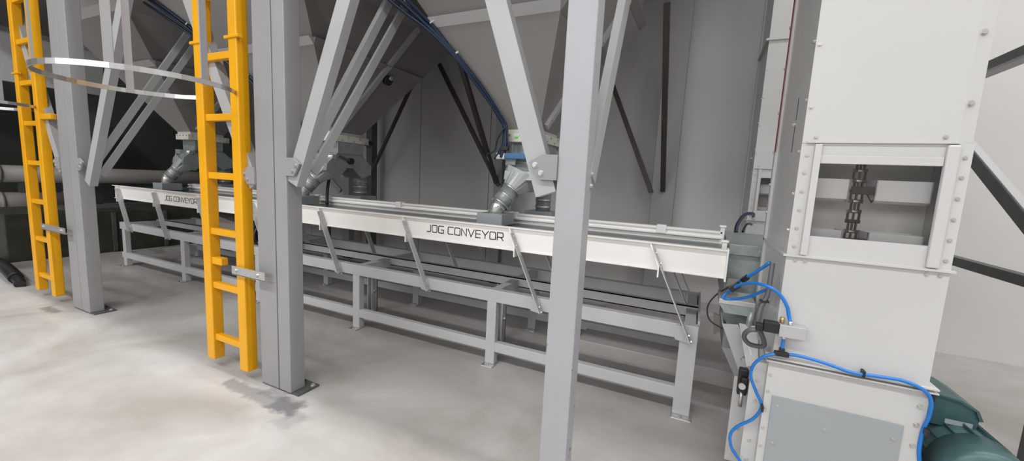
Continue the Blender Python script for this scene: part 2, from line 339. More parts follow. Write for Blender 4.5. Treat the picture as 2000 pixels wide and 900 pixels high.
# ------------------------------------------------------------------ hoppers
ZG, ZR, ZT = 1.66, 2.27, 2.73
def hopper(label, g, r, cy=2.88):
    # g: gate opening x0,x1 ; r: x0,x1 at the lower rib
    root = thing('hopper', label, 'hopper', ((g[0]+g[1])/2, cy, ZG), 'grey steel hoppers over the conveyor')
    def xl(z): return g[0]+(r[0]-g[0])*(z-ZG)/(ZR-ZG)
    def xr(z): return g[1]+(r[1]-g[1])*(z-ZG)/(ZR-ZG)
    def yf(z): return 2.70-0.656*(z-ZG)
    def yb(z): return 3.06+0.85*(z-ZG)
    def c(z): return [Vector((xl(z), yf(z), z)), Vector((xr(z), yf(z), z)), Vector((xr(z), yb(z), z)), Vector((xl(z), yb(z), z))]
    lo, hi = c(ZG), c(ZT); t = 0.004
    front = part('front_panel', MB().quad_plate(lo[0], lo[1], hi[1], hi[0], t), HOP, root)
    side = part('side_panel', MB().quad_plate(lo[1], lo[2], hi[2], hi[1], t), HOP, root)
    part('side_panel', MB().quad_plate(lo[3], lo[0], hi[0], hi[3], t), HOP, root); part('back_panel', MB().quad_plate(lo[2], lo[3], hi[3], hi[2], t), HOP, root)
    # angle ribs round the pyramid
    for z, h in ((ZR, 0.045), (ZT-0.03, 0.055)):
        k = c(z); k2 = c(z+h); o = 0.035
        part('rib', MB().add([k[0]+Vector((0, -0.002, 0)), k[1]+Vector((0, -0.002, 0)), k2[1]+Vector((0, -o, 0)), k2[0]+Vector((0, -o, 0)), k2[1]+Vector((0, 0.002, 0)), k2[0]+Vector((0, 0.002, 0))],
             [(0, 1, 2, 3), (3, 2, 4, 5), (0, 3, 5), (1, 4, 2), (0, 5, 4, 1)]), RIB, front)
        part('rib', MB().add([k[1]+Vector((0.002, 0, 0)), k[2]+Vector((0.002, 0, 0)), k2[2]+Vector((o, 0, 0)), k2[1]+Vector((o, 0, 0)), k2[2]-Vector((0.002, 0, 0)), k2[1]-Vector((0.002, 0, 0))],
             [(0, 1, 2, 3), (3, 2, 4, 5), (0, 3, 5), (1, 4, 2), (0, 5, 4, 1)]), HOP, side)
    # bolted seam bar down the right face
    def mid(z): a = c(z); f = 0.2+0.33*(z-1.69)/0.72; return a[1]*(1-f)+a[2]*f
    a, b = mid(ZG+0.03), mid(ZT-0.02); nrm = (b-a).cross(Vector((0, 1, 0))).normalized()
    nrm = -nrm if nrm.x < 0 else nrm
    part('seam_bar', MB().bar(a+nrm*0.014, b+nrm*0.014, 0.05, 0.028, nrm), SEAM, side)
    for q in range(7):
        p = a+(b-a)*(0.06+q*0.15)+nrm*0.028; bo = bolt(side, p, '+x', 0.008)
    # neck above the gate
    part('neck', MB().box(g[0], g[1], 2.70, 3.06, 1.63, ZG+0.004), RIB, root)
    # straight bin above the pyramid
    h = c(ZT)
    part('bin_wall', MB().box(h[0].x, h[1].x, h[0].y, h[2].y, ZT+0.02, 3.69), HOP, root)
    return root
hopper('grey pyramid hopper nearest the elevators above the right end of the conveyor', (-1.345, -1.08), (-1.70, -0.835))
hm = hopper('grey pyramid hopper in the middle, above the conveyor between the twin columns', (-3.40, -3.13), (-4.02, -2.86))
ht = part('level_sensor', MB().cyl((-2.89, 3.13, 2.20), (-2.85, 3.13, 2.185), 0.045, 16), BLACK, hm, 'dark round level sensor'); part('sensor_cap', MB().cyl((-2.85, 3.14, 2.215), (-2.83, 3.14, 2.21), 0.02, 12), ZINC, ht)
hopper('grey pyramid hopper farthest left above the conveyor end, partly behind the near ladder', (-5.70, -5.43), (-6.1, -5.19))

# ------------------------------------------------------------------ slide gates below the hoppers
def gate(label, x0, x1, sticker=True):
    y0, y1 = 2.67, 3.12; cx = (x0+x1)/2
    r = thing('slide_gate', label, 'slide gate', (cx, 2.9, 1.57), 'cream slide gates under the hoppers')
    part('gate_frame', MB().box(x0, x1, y0, y1, 1.57, 1.632, 0.003), CREAM2, r)
    if sticker: part('sticker', MB().box(x0+0.07, x0+0.10, y0-0.001, y0, 1.592, 1.607), GREEN, r, 'green sticker')
    for k in range(6):
        y = y0+0.04+k*0.074; bolt(r, (x1, y, 1.585 if k % 2 else 1.615), '+x', 0.007)
    for k in range(4): bolt(r, (x0+0.03+k*(x1-x0-0.06)/3, y0, 1.617), '-y', 0.006)
    part('actuator', MB().cyl((cx+0.05, y1, 1.60), (cx+0.05, y1+0.14, 1.60), 0.022, 14), BLUED, r, 'dark blue cylinder')
    part('cable', MB().tube(smooth_path([(cx+0.05, y1+0.02, 1.58), (cx+0.07, y1+0.08, 1.555), (cx+0.06, y1+0.13, 1.585)]), 0.004, 6), BLACK, r)
gate('cream slide gate with bolts under the hopper nearest the elevators', -1.33, -1.05)
gate('cream slide gate with green sticker under the middle hopper', -3.39, -3.10)
gate('cream slide gate under the farthest left hopper, seen beside the near ladder', -5.68, -5.42, False)

# ------------------------------------------------------------------ two-way spouts
def spout(label, xc):
    r = thing('diverter_spout', label, 'spout', (xc, 2.88, 1.0), 'galvanised two-way spouts on the conveyor')
    w = 0.125
    part('inlet_box', MB().box(xc-w, xc+w, 2.74, 3.05, 1.46, 1.57, 0.004), GALV, r)
    # trouser body: profile in YZ extruded along X
    prof = [(2.74, 1.46), (3.05, 1.46), (3.17, 1.36), (3.17, 1.27), (3.04, 1.235), (2.93, 1.33), (2.86, 1.33), (2.74, 1.215), (2.62, 1.30), (2.63, 1.36)]
    part('trouser_body', MB().prism(prof, 'x', xc-w*0.92, xc+w*0.92), GALV, r)
    # front leg
    def ring(p, d, rr): d = Vector(d).normalized(); p = Vector(p); return MB().cyl(p-d*0.006, p+d*0.006, rr, 20)
    d = Vector((-0.10, -0.13, -0.20)).normalized(); p0 = Vector((xc-0.03, 2.70, 1.30)); p1 = p0+d*0.10; p2 = p1+d*0.13; p3 = Vector((p2.x-0.025, p2.y-0.01, 1.05))
    u = d.cross(Vector((1, 0, 0))).normalized(); v = d.cross(u).normalized(); sq = []; ci = []
    for k in range(20):
        an = 2*math.pi*k/20; cc, ss = math.cos(an), math.sin(an); m_ = max(abs(cc), abs(ss))
        sq.append(p0-d*0.03+u*(0.105*cc/m_)+v*(0.115*ss/m_)); ci.append(p1+u*(0.066*cc)+v*(0.066*ss))
    leg = part('front_leg', MB().tube([p1, p2], 0.066, 20), GALV, r)
    part('transition', MB().loft(sq, ci), ZGAL, leg)
    part('elbow', MB().tube([p2, p2+d*0.03, p3+Vector((0, 0, 0.03)), p3], 0.057, 20), ZINC, leg)
    for p, rr in ((p1, 0.073), (p1+d*0.065, 0.071), (p2, 0.071)): part('clamp_ring', ring(p, d, rr), ZINC, leg)
    bx = p3
    part('outlet_box', MB().box(bx.x-0.10, bx.x+0.10, bx.y-0.10, bx.y+0.10, 0.975, 1.055, 0.003), PLATE, r)
    # rear leg
    q0 = Vector((xc+0.0, 3.10, 1.29)); q1 = Vector((xc+0.01, 3.12, 1.20)); q2 = Vector((xc+0.01, 3.12, 1.05))
    leg = part('rear_leg', MB().tube([q0, q1, q2], 0.075, 20, True, [0.08, 0.063, 0.06]), GALV, r)
    for z in (1.20, 1.145, 1.09): part('clamp_ring', ring((q1.x, q1.y, z), (0, 0, 1), 0.067), ZINC, leg)
    part('outlet_box', MB().box(xc-0.11, xc+0.13, 3.01, 3.23, 0.985, 1.055, 0.003), PLATE, r)
    # flap shaft with lever and pneumatic cylinder on the right side
    part('shaft_hub', MB().cyl((xc+w*0.92, 2.89, 1.395), (xc+w*0.92+0.03, 2.89, 1.395), 0.03, 14), BLACK, r)
    part('lever', MB().bar((xc+w+0.01, 2.89, 1.395), (xc+w+0.01, 2.74, 1.44), 0.016, 0.008, (1, 0, 0)), DARK, r)
    part('flap_cylinder', MB().cyl((xc-0.05, 2.70, 1.43), (xc+0.13, 2.70, 1.425), 0.022, 14), ZINC, r)
    part('cylinder_block', MB().box(xc-0.13, xc-0.05, 2.66, 2.73, 1.40, 1.455, 0.004), GALV, r)
    return r
spout('galvanised two-way spout under the gate nearest the elevators, half behind the end post', -1.19)
spout('galvanised two-way spout under the middle gate, beside the near twin column', -3.23)
spout('galvanised two-way spout under the farthest gate, seen behind the near ladder', -5.56)
# blue flap cylinder standing out on the nearest spout
bc = thing('pneumatic_cylinder', 'blue pneumatic cylinder with grey block on the nearest spout', 'cylinder', (-1.27, 2.66, 1.45))
part('barrel', MB().box(-1.30, -1.14, 2.60, 2.655, 1.445, 1.485, 0.006), BLUEM, bc); part('end_block', MB().box(-1.37, -1.30, 2.60, 2.66, 1.44, 1.485, 0.005), ZINC, bc)
hg = thing('drain_hose', 'black hose hanging from the middle spout down through the conveyor', 'hose', (-3.25, 2.72, 0.55))
part('hose_run', MB().tube(smooth_path([(-3.27, 2.78, 1.22), (-3.27, 2.76, 1.10), (-3.25, 2.74, 0.975)]), 0.014, 10), BLACK, hg)
part('lower_run', MB().tube(smooth_path([(-3.22, 2.74, 0.83), (-3.2, 2.72, 0.70), (-3.15, 2.68, 0.56)]), 0.014, 10), BLACK, hg)

# dark blue hose bundles along the hopper edges
def edge_hose(label, pts, group, n=5, r=0.011, spread=(0.16, 0.10, 0.035)):
    t = thing('hose_bundle', label, 'hose', pts[-1], group)
    for k in range(n):
        off = Vector((0.005*k-0.004, -0.003*(k % 3)-0.016, 0.014*(k % 2)-0.007*k))
        P = [Vector(p)+off+Vector((-1, 0, -0.35))*((spread[i] if i < len(spread) else 0)*k/4)+Vector((random.uniform(-.006, .006), 0, random.uniform(-.008, .008)))*(0 if i in (0,) else 1) for i, p in enumerate(pts)]
        part('hose', MB().tube(smooth_path(P, 6), r, 8), BLUED, t)
    for i in (1, 2, 3):
        if i < len(pts)-1:
            p = Vector(pts[i])+Vector((0, -0.02, 0)); part('cable_tie', MB().bar(p+Vector((-0.012, -0.018, 0.012)), p+Vector((0.02, -0.018, 0.026)), 0.012, 0.004), CREAM, t)
    return t
edge_hose('dark blue air hoses tied along the left edge of the hopper nearest the elevators',
          [(-2.02, 1.99, 2.72), (-1.86, 2.15, 2.47), (-1.705, 2.295, 2.275), (-1.58, 2.40, 2.10), (-1.46, 2.51, 1.93), (-1.35, 2.62, 1.74), (-1.32, 2.64, 1.66), (-1.31, 2.63, 1.56), (-1.34, 2.62, 1.48)], 'hose bundles on the hopper edges')
edge_hose('dark blue air hoses tied along the left edge of the middle hopper',
          [(-4.52, 2.0, 2.72), (-4.23, 2.15, 2.49), (-4.02, 2.29, 2.28), (-3.8, 2.40, 2.09), (-3.55, 2.58, 1.80), (-3.42, 2.65, 1.66), (-3.40, 2.63, 1.50)], 'hose bundles on the hopper edges', 3)
vc = thing('valve_cable', 'tangled blue cables hanging beside the gate nearest the elevators', 'cable', (-1.36, 2.62, 1.5))
part('cable', MB().tube(smooth_path([(-1.31, 2.60, 1.66), (-1.36, 2.60, 1.58), (-1.38, 2.6, 1.50), (-1.44, 2.6, 1.47), (-1.42, 2.6, 1.42)]), 0.006, 8), BLUED, vc)
part('cable', MB().tube(smooth_path([(-1.29, 2.60, 1.66), (-1.28, 2.60, 1.58), (-1.27, 2.6, 1.52), (-1.34, 2.6, 1.49), (-1.38, 2.6, 1.44)]), 0.006, 8), BLUED, vc)
part('connector', MB().box(-1.33, -1.27, 2.585, 2.615, 1.50, 1.53, 0.004), BLACK, vc)

# ------------------------------------------------------------------ ladders
def ladder(label, xl, xr, zend, bracket_x1, lug, hoop_tip):
    cx = (xl+xr)/2; L = thing('caged_ladder', label, 'ladder', (cx, YF, 0.05), 'yellow caged ladders')
    y0, y1 = YF-0.03, YF+0.035; sw = 0.075
    for x in (xl, xr): part('stringer', MB().box(x-sw/2, x+sw/2, y0, y1, 0.06, zend, 0.006), YEL, L)
    z = 0.21
    while z < zend-0.1:
        part('rung', MB().box(xl+sw/2-0.004, xr-sw/2+0.004, YF-0.018, YF+0.018, z-0.02, z+0.02, 0.004), YEL, L); z += 0.341
    for zz in (2.0,):   # lugs on the stringers
        for x in (xl, xr): part('lug', MB().box(x-sw/2-0.025, x+sw/2+0.025, y0-0.008, y0+0.02, zz-0.008, zz+0.008, 0.002), YEL, L)
    part('stub', MB().box(lug[0], lug[1], YF-0.02, YF+0.02, lug[2]-0.022, lug[2]+0.022, 0.004), YEL, L)
    br = part('wall_bracket', MB().box(xr-sw/2-0.005, bracket_x1, YF-0.052, YF-0.046, 0.665, 0.715).box(xr-sw/2-0.005, bracket_x1, YF-0.052, YF-0.012, 0.663, 0.668), ZINC, L, 'galvanised fixing bracket')
    bolt(br, (bracket_x1-0.06, YF-0.052, 0.69), '-y', 0.009); bolt(br, (xr, YF-0.052, 0.69), '-y', 0.008)
    # safety cage: flat hoops and vertical flats
    R = 0.385; hz = 1.70
    def hp(a): return Vector((cx-0.09+R*1.07*math.cos(a), 1.13+R*math.sin(a), 0))
    for zz in (hz, hz+1.2):
        pts = []
        a0 = math.radians(52); a1 = math.radians(-232); n = 40
        for i in range(n+1): pts.append(hp(a0+(a1-a0)*i/n))
        pts = [Vector((xr+0.01, 1.46, 0))]+pts+[Vector((xl+0.12, 1.55, 0))]
        mb = MB(); t = 0.005; h = 0.024; vs = []; fs = []
        for i, p in enumerate(pts):
            a = pts[min(i+1, len(pts)-1)]-pts[max(i-1, 0)]; nn = Vector((-a.y, a.x, 0)).normalized()*t
            vs += [p+Vector((0, 0, zz-h/2)), p+Vector((0, 0, zz+h/2)), p+nn+Vector((0, 0, zz+h/2)), p+nn+Vector((0, 0, zz-h/2))]
        for i in range(len(pts)-1):
            for k in range(4): fs.append((i*4+k, i*4+(k+1) % 4, i*4+4+(k+1) % 4, i*4+4+k))
        fs += [(0, 1, 2, 3), tuple((len(pts)-1)*4+k for k in (3, 2, 1, 0))]
        mb.add(vs, fs)
        hoop = part('cage_hoop', mb, ZINC, L)
        bolt(hoop, (xr+0.01, 1.45, zz), '-y', 0.009)
    for a in (12, -41, -97, 165):
        p = hp(math.radians(a)); d = (Vector((cx-0.09, 1.13, 0))-p).normalized()
        part('cage_bar', MB().bar(p+d*0.010+Vector((0, 0, hz-0.012)), p+d*0.010+Vector((0, 0, 3.4)), 0.034, 0.006, d), STEEL, L)
    return L
ladder('yellow caged ladder beside the near twin column, in front of the conveyor', -2.752, -2.415, 3.5, -2.16, (-2.716, -2.615, 0.708), None)
ladder('yellow caged ladder at the far left edge beside the far twin column', -5.50, -5.14, 3.5, -4.72, (-5.105, -4.90, 1.625), None)

# ------------------------------------------------------------------ the vibrating conveyor
YC = 2.392
CV = thing('vibrating_conveyor', 'long white vibrating conveyor on grey base, lettered JOG CONVEYOR', 'conveyor', (-3.2, 2.8, 0))
X0, X1 = -6.5, 0.15
def letters(text, x, z, h, y):
    # squared stroke lettering, strokes given on a 0..1 x 0..1 cell
    wd = 0.86; S_ = {
     'J': (0.62, [[(0, 0), (0.85, 0), (1, 0.12), (1, 1)]]), 'O': (wd, [[(0.1, 0), (0.9, 0), (1, 0.1), (1, 0.9), (0.9, 1), (0.1, 1), (0, 0.9), (0, 0.1), (0.1, 0)]]),
     'G': (wd, [[(1, 1), (0.12, 1), (0, 0.88), (0, 0.12), (0.12, 0), (1, 0), (1, 0.46), (0.55, 0.46)]]), 'C': (wd, [[(1, 1), (0.12, 1), (0, 0.88), (0, 0.12), (0.12, 0), (1, 0)]]),
     'N': (0.8, [[(0, 0), (0, 1), (1, 0), (1, 1)]]), 'V': (0.95, [[(0, 1), (0.5, 0), (1, 1)]]), 'E': (0.74, [[(1, 1), (0, 1), (0, 0), (1, 0)], [(0, 0.5), (0.95, 0.5)]]),
     'Y': (0.92, [[(0, 1), (0.5, 0.42), (1, 1)], [(0.5, 0.42), (0.5, 0)]]), 'R': (wd, [[(0, 0), (0, 1), (0.9, 1), (1, 0.9), (1, 0.5), (0.9, 0.4), (0, 0.4)], [(0.6, 0.4), (1, 0)]])}
    cx = x; t = h*0.13; out = []
    for ch in text:
        if ch == ' ': cx += h*0.5; continue
        wv, strokes = S_[ch]; lw = h*wv; mb = MB()
        for st_ in strokes:
            # one continuous mitred ribbon per stroke
            P = [Vector((cx+a[0]*lw, y, z+a[1]*h)) for a in st_]; n = len(P); vs = []; closed = (P[0]-P[-1]).length < 1e-6
            for i in range(n):
                d0 = (P[i]-P[i-1]).normalized() if i else (((P[0]-P[-2]).normalized()) if closed else (P[1]-P[0]).normalized())
                d1 = (P[i+1]-P[i]).normalized() if i < n-1 else (((P[1]-P[0]).normalized()) if closed else d0)
                m_ = (d0+d1).normalized(); nn = Vector((-m_.z, 0, m_.x)); k = t/2/max(0.45, m_.dot(d0))
                e = Vector((0, 0, 0)) if closed or 0 < i < n-1 else (d0*(t/2) if i else -d1*(t/2))
                vs += [P[i]+e+nn*k+Vector((0, q, 0)) for q in (-0.0006, 0.0006)]+[P[i]+e-nn*k+Vector((0, q, 0)) for q in (0.0006, -0.0006)]
            fs = [(i*4+k, i*4+(k+1) % 4, i*4+4+(k+1) % 4, i*4+4+k) for i in range(n-1) for k in range(4)]+[(0, 1, 2, 3), tuple((n-1)*4+k for k in (3, 2, 1, 0))]
            mb.add(vs, fs)
        out.append(mb); cx += lw+h*0.27
    return out
panel = part('side_panel', MB().box(X0, X1, YC, YC+0.006, 0.838, 0.985).box(X0, X1, YC-0.026, YC+0.012, 0.982, 0.990).box(X0, X1, YC-0.010, YC+0.012, 0.832, 0.838), WHITE, CV, 'white front side panel')
for q in letters('JOG CONVEYOR', -1.802, 0.890, 0.0505, YC-0.0006): part('letter', q, INK, panel)
for q in letters('JOG CONVEYOR', -5.375, 0.880, 0.0495, YC-0.0006): part('letter', q, INK, panel)
part('end_flange', MB().box(X1, X1+0.008, YC-0.03, YC+0.03, 0.82, 0.995), WHITE, panel)
part('side_panel', MB().box(X0, X1, 3.204, 3.21, 0.838, 0.985).box(X0, X1, 3.19, 3.235, 0.982, 1.012), STEELB, CV)
part('trough_deck', MB().box(X0, X1, YC+0.012, 3.20, 0.955, 0.968), BELT, CV, 'dark steel trough deck')
part('trough_floor', MB().box(X0, X1, YC+0.006, 3.204, 0.845, 0.853), STEELB, CV)
rail = part('centre_rail', MB().box(-5.75, 0.14, 2.80, 2.83, 1.028, 1.044, 0.003).box(-5.75, 0.14, 2.79, 2.84, 0.996, 1.010, 0.003).box(-5.75, 0.14, 2.812, 2.818, 0.968, 1.03), WHITE, CV)
for x in (-5.6, -4.55, -3.45, -2.42, -1.30, -0.22): part('rail_clamp', MB().box(x-0.03, x+0.03, 2.785, 2.845, 1.0, 1.054, 0.004), WHITE, rail)
for y, z in ((2.815, 1.07), (2.45, 1.02)): part('end_post', MB().box(0.125, 0.15, y-0.015, y+0.015, 0.96, z, 0.003).box(0.118, 0.157, y-0.02, y+0.02, z, z+0.012, 0.003), WHITE, CV)
tops = [-6.385, -5.555, -4.70, -3.82, -2.918, -2.015, -1.123, -0.237]
for i, x in enumerate(tops):
    z0, z1 = 0.980, 0.455; dx = 0.245
    def on(t): return Vector((x+dx*t, 0, z0+(z1-z0)*t))
    # white bracket plate standing out from the panel, with a straight lip below
    a, b = on(0.0), on(0.22); y0, y1 = YC-0.058, YC
    mb = MB().add([(a.x, y0+0.03, a.z), (a.x, y1, a.z), (b.x, y1, b.z), (b.x, y0, b.z), (a.x+0.008, y0+0.03, a.z), (a.x+0.008, y1, a.z), (b.x+0.008, y1, b.z), (b.x+0.008, y0, b.z)],
                  [(0, 1, 2, 3), (7, 6, 5, 4), (0, 4, 5, 1), (1, 5, 6, 2), (2, 6, 7, 3), (3, 7, 4, 0)])
    mb.box(b.x, b.x+0.008, y0, y1+0.01, 0.80, b.z)
    brk = part('spring_bracket', mb, WHITE, CV)
    for t in (0.09, 0.2): bolt(brk, (on(t).x+0.014, YC-0.035, on(t).z), '+x', 0.007)
    leaf = part('leaf_spring', MB().bar(on(0.05)+Vector((0.012, YC-0.031, 0)), on(1.0)+Vector((0.012, YC-0.031, 0)), 0.006, 0.046), STEELB, CV)
    for t in (0.93, 0.99): bolt(leaf, (on(t).x+0.016, YC-0.031, on(t).z), '+x', 0.009)
    e = on(0.95)
    part('spring_foot', MB().prism([(e.x-0.055, 0.535), (e.x+0.0, 0.535), (e.x+0.028, 0.44), (e.x-0.055, 0.452)], 'y', YC-0.012, YC), STEELB, CV)
    for yy in (2.80, 3.26):
        if i > 0: part('leaf_spring', MB().bar(on(0.25)+Vector((0.012, yy, 0)), on(0.9)+Vector((0.012, yy, 0)), 0.006, 0.046), STEELB, CV)
# base frame
base = part('base_rail', MB().box(-6.45, -0.035, YC, YC+0.055, 0.456, 0.541, 0.003), STEELB, CV)
part('base_rail', MB().box(-6.45, 0.06, 2.765, 2.775, 0.48, 0.552).box(-6.45, 0.06, 2.765, 2.815, 0.545, 0.552).box(-6.45, 0.06, 2.765, 2.815, 0.48, 0.487), STEELB, CV)
part('base_rail', MB().box(-6.45, -0.035, 3.165, 3.225, 0.456, 0.541, 0.003), STEELB, CV)
part('lower_rail', MB().box(-6.45, 0.0, YC+0.004, YC+0.05, 0.098, 0.166, 0.003), STEELB, CV); part('lower_rail', MB().box(-6.45, 0.0, 3.17, 3.22, 0.098, 0.166, 0.003), STEELB, CV)
legx = [-6.37, -5.08, -3.79, -2.51, -1.24, 0.012]
for i, x in enumerate(legx):
    hw = 0.046 if i == 5 else 0.036
    for y0, y1 in ((YC, YC+0.055), (3.165, 3.225)):
        lg = part('leg', MB().box(x-hw, x+hw, y0+0.001, y1-0.001, 0.008, 0.4565 if i < 5 else 0.5405, 0.003), STEELB, CV)
        part('foot_plate', MB().box(x-hw-0.005, x+hw+0.012, y0-0.05, y1+0.01, 0, 0.008, 0.002), ZINC, lg); bolt(lg, (x, y0-0.025, 0.008), '+z', 0.008)
    part('cross_member', MB().box(x-0.03, x+0.03, YC+0.055, 3.165, 0.462, 0.535), STEELB, CV)
    if i == 0: part('cross_member', MB().box(x-0.025, x+0.025, YC+0.055, 3.165, 0.105, 0.16), STEELB, CV)
for x in (-2.72, -1.36):
    md = part('middle_leg', MB().box(x-0.03, x-0.022, 2.76, 2.83, 0.0, 0.48).box(x+0.022, x+0.03, 2.76, 2.83, 0.0, 0.48).box(x-0.03, x+0.03, 2.82, 2.828, 0.0, 0.48), STEELB, CV)
    bolt(md, (x+0.03, 2.79, 0.2), '+x', 0.014)
part('end_plate', MB().box(0.05, 0.062, YC+0.055, 3.165, 0.43, 0.56), STEELB, CV)
# drive unit hanging under the trough
dr = thing('conveyor_drive', 'grey eccentric drive with dark motor under the conveyor behind the near ladder', 'motor', (-4.3, 2.65, 0.3))
part('drive_cover', MB().prism([(-4.75, 0.78), (-4.15, 0.70), (-4.05, 0.62), (-4.05, 0.42), (-4.12, 0.34), (-4.20, 0.32), (-4.28, 0.36), (-4.42, 0.45), (-4.68, 0.52), (-4.75, 0.58)], 'y', 2.50, 2.72), PIPE, dr)
part('motor_body', MB().cyl((-3.95, 2.6, 0.62), (-3.60, 2.6, 0.62), 0.09, 20), DARK, dr); part('motor_foot', MB().box(-3.95, -3.6, 2.5, 2.7, 0.54, 0.56), DARK, dr)
part('belt_pulley', MB().cyl((-4.03, 2.6, 0.62), (-3.97, 2.6, 0.62), 0.11, 20), BLACK, dr)

# ------------------------------------------------------------------ bucket elevators
def elevator(label, x0, y0, with_boot, zlow):
    x1 = x0+0.468; y1 = y0+0.57; E_ = thing('bucket_elevator', label, 'elevator', ((x0+x1)/2, (y0+y1)/2, 0 if with_boot else zlow), 'cream bucket elevators')
    ZW0, ZW1, ZT_ = 1.065, 1.49, 4.6; xm = x1-0.042
    up = part('front_panel', MB().box(x0, xm, y0-0.006, y0, ZW1, ZT_).add([(xm, y0-0.006, ZW1), (x1, y0+0.010, ZW1), (x1, y0+0.010, ZT_), (xm, y0-0.006, ZT_), (xm, y0, ZW1), (x1, y0+0.016, ZW1), (x1, y0+0.016, ZT_), (xm, y0, ZT_)],
        [(0, 1, 2, 3), (7, 6, 5, 4), (0, 4, 5, 1), (1, 5, 6, 2), (2, 6, 7, 3), (3, 7, 4, 0)]).box(x0+0.014, xm+0.004, y0-0.014, y0-0.006, ZW1, ZW1+0.006), CREAM, E_, 'cream upper front panel')
    lp = part('front_panel', MB().box(x0, x1, y0-0.004, y0, zlow, ZW0-0.004), CREAM, E_, 'cream lower front panel')
    part('side_panel', MB().box(x0, x0+0.004, y0, y1, zlow, ZT_), SIDEG, E_, 'grey left side panel')
    part('side_panel', MB().box(x1-0.004, x1, y0+0.016, y1, zlow, ZT_), CREAM, E_)
    part('back_panel', MB().box(x0, x1, y1-0.004, y1, zlow, ZT_), INNER, E_)
    part('inner_partition', MB().box(x0+0.004, x1-0.004, y0+0.225, y0+0.229, zlow, ZT_), INNER, E_)
    # edge flange strip of the side casing and red gasket line
    part('rear_flange', MB().box(x0-0.012, x0, y1-0.04, y1, zlow, ZT_), CREAM, E_)
    if with_boot: part('gasket', MB().box(x0-0.014, x0-0.012, y1-0.05, y1-0.02, 1.50, 2.4), RED, E_, 'red gasket strip')
    part('joint_flange', MB().box(x0-0.012, x1+0.01, y0-0.016, y0, ZW0-0.004, ZW0+0.004).box(x0-0.012, x0, y0, y1, ZW0-0.004, ZW0+0.004), CREAM, E_)
    part('joint_flange', MB().box(x0-0.02, x1+0.01, y0-0.02, y0-0.006, 2.50, 2.515).box(x0-0.02, x0, y0, y1, 2.50, 2.515), CREAM, E_)
    # window section
    wx0, wx1, wz0, wz1 = x0+0.062, x0+0.400, 1.146, 1.416
    wf = part('window_frame', MB().box(x0, wx0, y0-0.004, y0, ZW0+0.004, ZW1).box(wx1, x1, y0-0.004, y0, ZW0+0.004, ZW1).box(wx0, wx1, y0-0.004, y0, wz1, ZW1).box(wx0, wx1, y0-0.004, y0, ZW0+0.004, wz0), CREAM, E_, 'cream window frame')
    part('window_bar', MB().box(wx0-0.022, wx0, y0-0.018, y0-0.004, ZW0+0.006, ZW1-0.004, 0.002), CREAM, wf)
    part('window_bar', MB().box(wx1, wx1+0.034, y0-0.018, y0-0.004, ZW0+0.006, ZW1-0.004, 0.006), CREAM, wf)
    part('window_bar', MB().box(wx0, wx1, y0-0.009, y0-0.004, wz1, wz1+0.03, 0.002), CREAM, wf)
    part('window_pane', MB().box(wx0, wx1, y0-0.003, y0-0.0005, wz0, wz1), PANE, E_, 'clear acrylic inspection pane')
    # bolts
    for z in (1.10, 1.17, 1.24, 1.31, 1.38, 1.445): bolt(wf, (x0+0.020, y0-0.004, z), '-y', 0.0048); bolt(wf, (x1-0.018, y0-0.004, z), '-y', 0.0052)
    for x in (x0+0.03, x0+0.06, x1-0.06, x1-0.025): bolt(lp, (x, y0-0.004, ZW0-0.018), '-y', 0.0048)
    for x in (x0+0.04, x1-0.075): bolt(up, (x, y0-0.006, ZW1+0.022), '-y', 0.0055)
    for z in (1.62, 1.84, 2.06, 2.28): bolt(up, (x1-0.028, y0-0.002, z), '-y', 0.0075); bolt(up, (x0+0.012, y0-0.006, z), '-y', 0.0055)
    for z in (1.16, 1.30, 1.46, 1.65, 1.86, 2.05):
        bolt(E_, (x0, y0+0.022, z), '-x', 0.006); bolt(E_, (x0-0.012, y1-0.02, z+0.04), '-x', 0.007)
    # slotted marks on the side
    part('slot', MB().box(x0-0.001, x0, y0+0.17, y0+0.178, 1.60, 1.69).box(x0-0.001, x0, y0+0.175, y0+0.183, 1.47, 1.58), BLACK, E_); bolt(E_, (x0, y0+0.21, 1.585), '-x', 0.008)
    # chain and buckets inside
    cx = x0+0.205; cy = y0+0.07
    ch = part('chain', MB().box(cx-0.003, cx+0.003, cy-0.004, cy+0.004, 0.9, 1.7), CHAIN, E_, 'brown roller chain')
    z = 0.98; k = 0
    while z < 1.62:
        o = 0.011 if k % 2 else 0.017
        for s in (-1, 1): part('chain_link', MB().box(cx+s*o-0.002, cx+s*o+0.002, cy-0.010, cy+0.010, z-0.006, z+0.044, 0.0015), CHAIN, ch)
        part('chain_pin', MB().cyl((cx-0.022, cy, z), (cx+0.022, cy, z), 0.007, 8), BOLT if k % 3 else CHAIN, ch)
        z += 0.038; k += 1
    for zb in (0.90, 1.095, 1.29, 1.485):
        for a, b in ((x0+0.02, cx-0.022), (cx+0.055, x1-0.05)):
            # scoop profile in YZ
            prof = [(cy+0.008, zb+0.075), (cy+0.010, zb+0.0), (cy+0.03, zb-0.010), (cy+0.09, zb+0.02), (cy+0.115, zb+0.075), (cy+0.109, zb+0.075), (cy+0.086, zb+0.026), (cy+0.032, zb-0.003), (cy+0.016, zb+0.004), (cy+0.014, zb+0.075)]
            bk = part('bucket', MB().prism(prof, 'x', a, b).prism([(cy+0.008, zb+0.075), (cy+0.010, zb), (cy+0.03, zb-0.01), (cy+0.09, zb+0.02), (cy+0.115, zb+0.075)], 'x', a, a+0.004).prism([(cy+0.008, zb+0.075), (cy+0.010, zb), (cy+0.03, zb-0.01), (cy+0.09, zb+0.02), (cy+0.115, zb+0.075)], 'x', b-0.004, b), BUCKET, E_, 'white plastic bucket')
        part('attachment', MB().box(cx-0.018, cx+0.05, cy-0.012, cy+0.008, zb+0.02, zb+0.05, 0.003), CHAIN, ch)
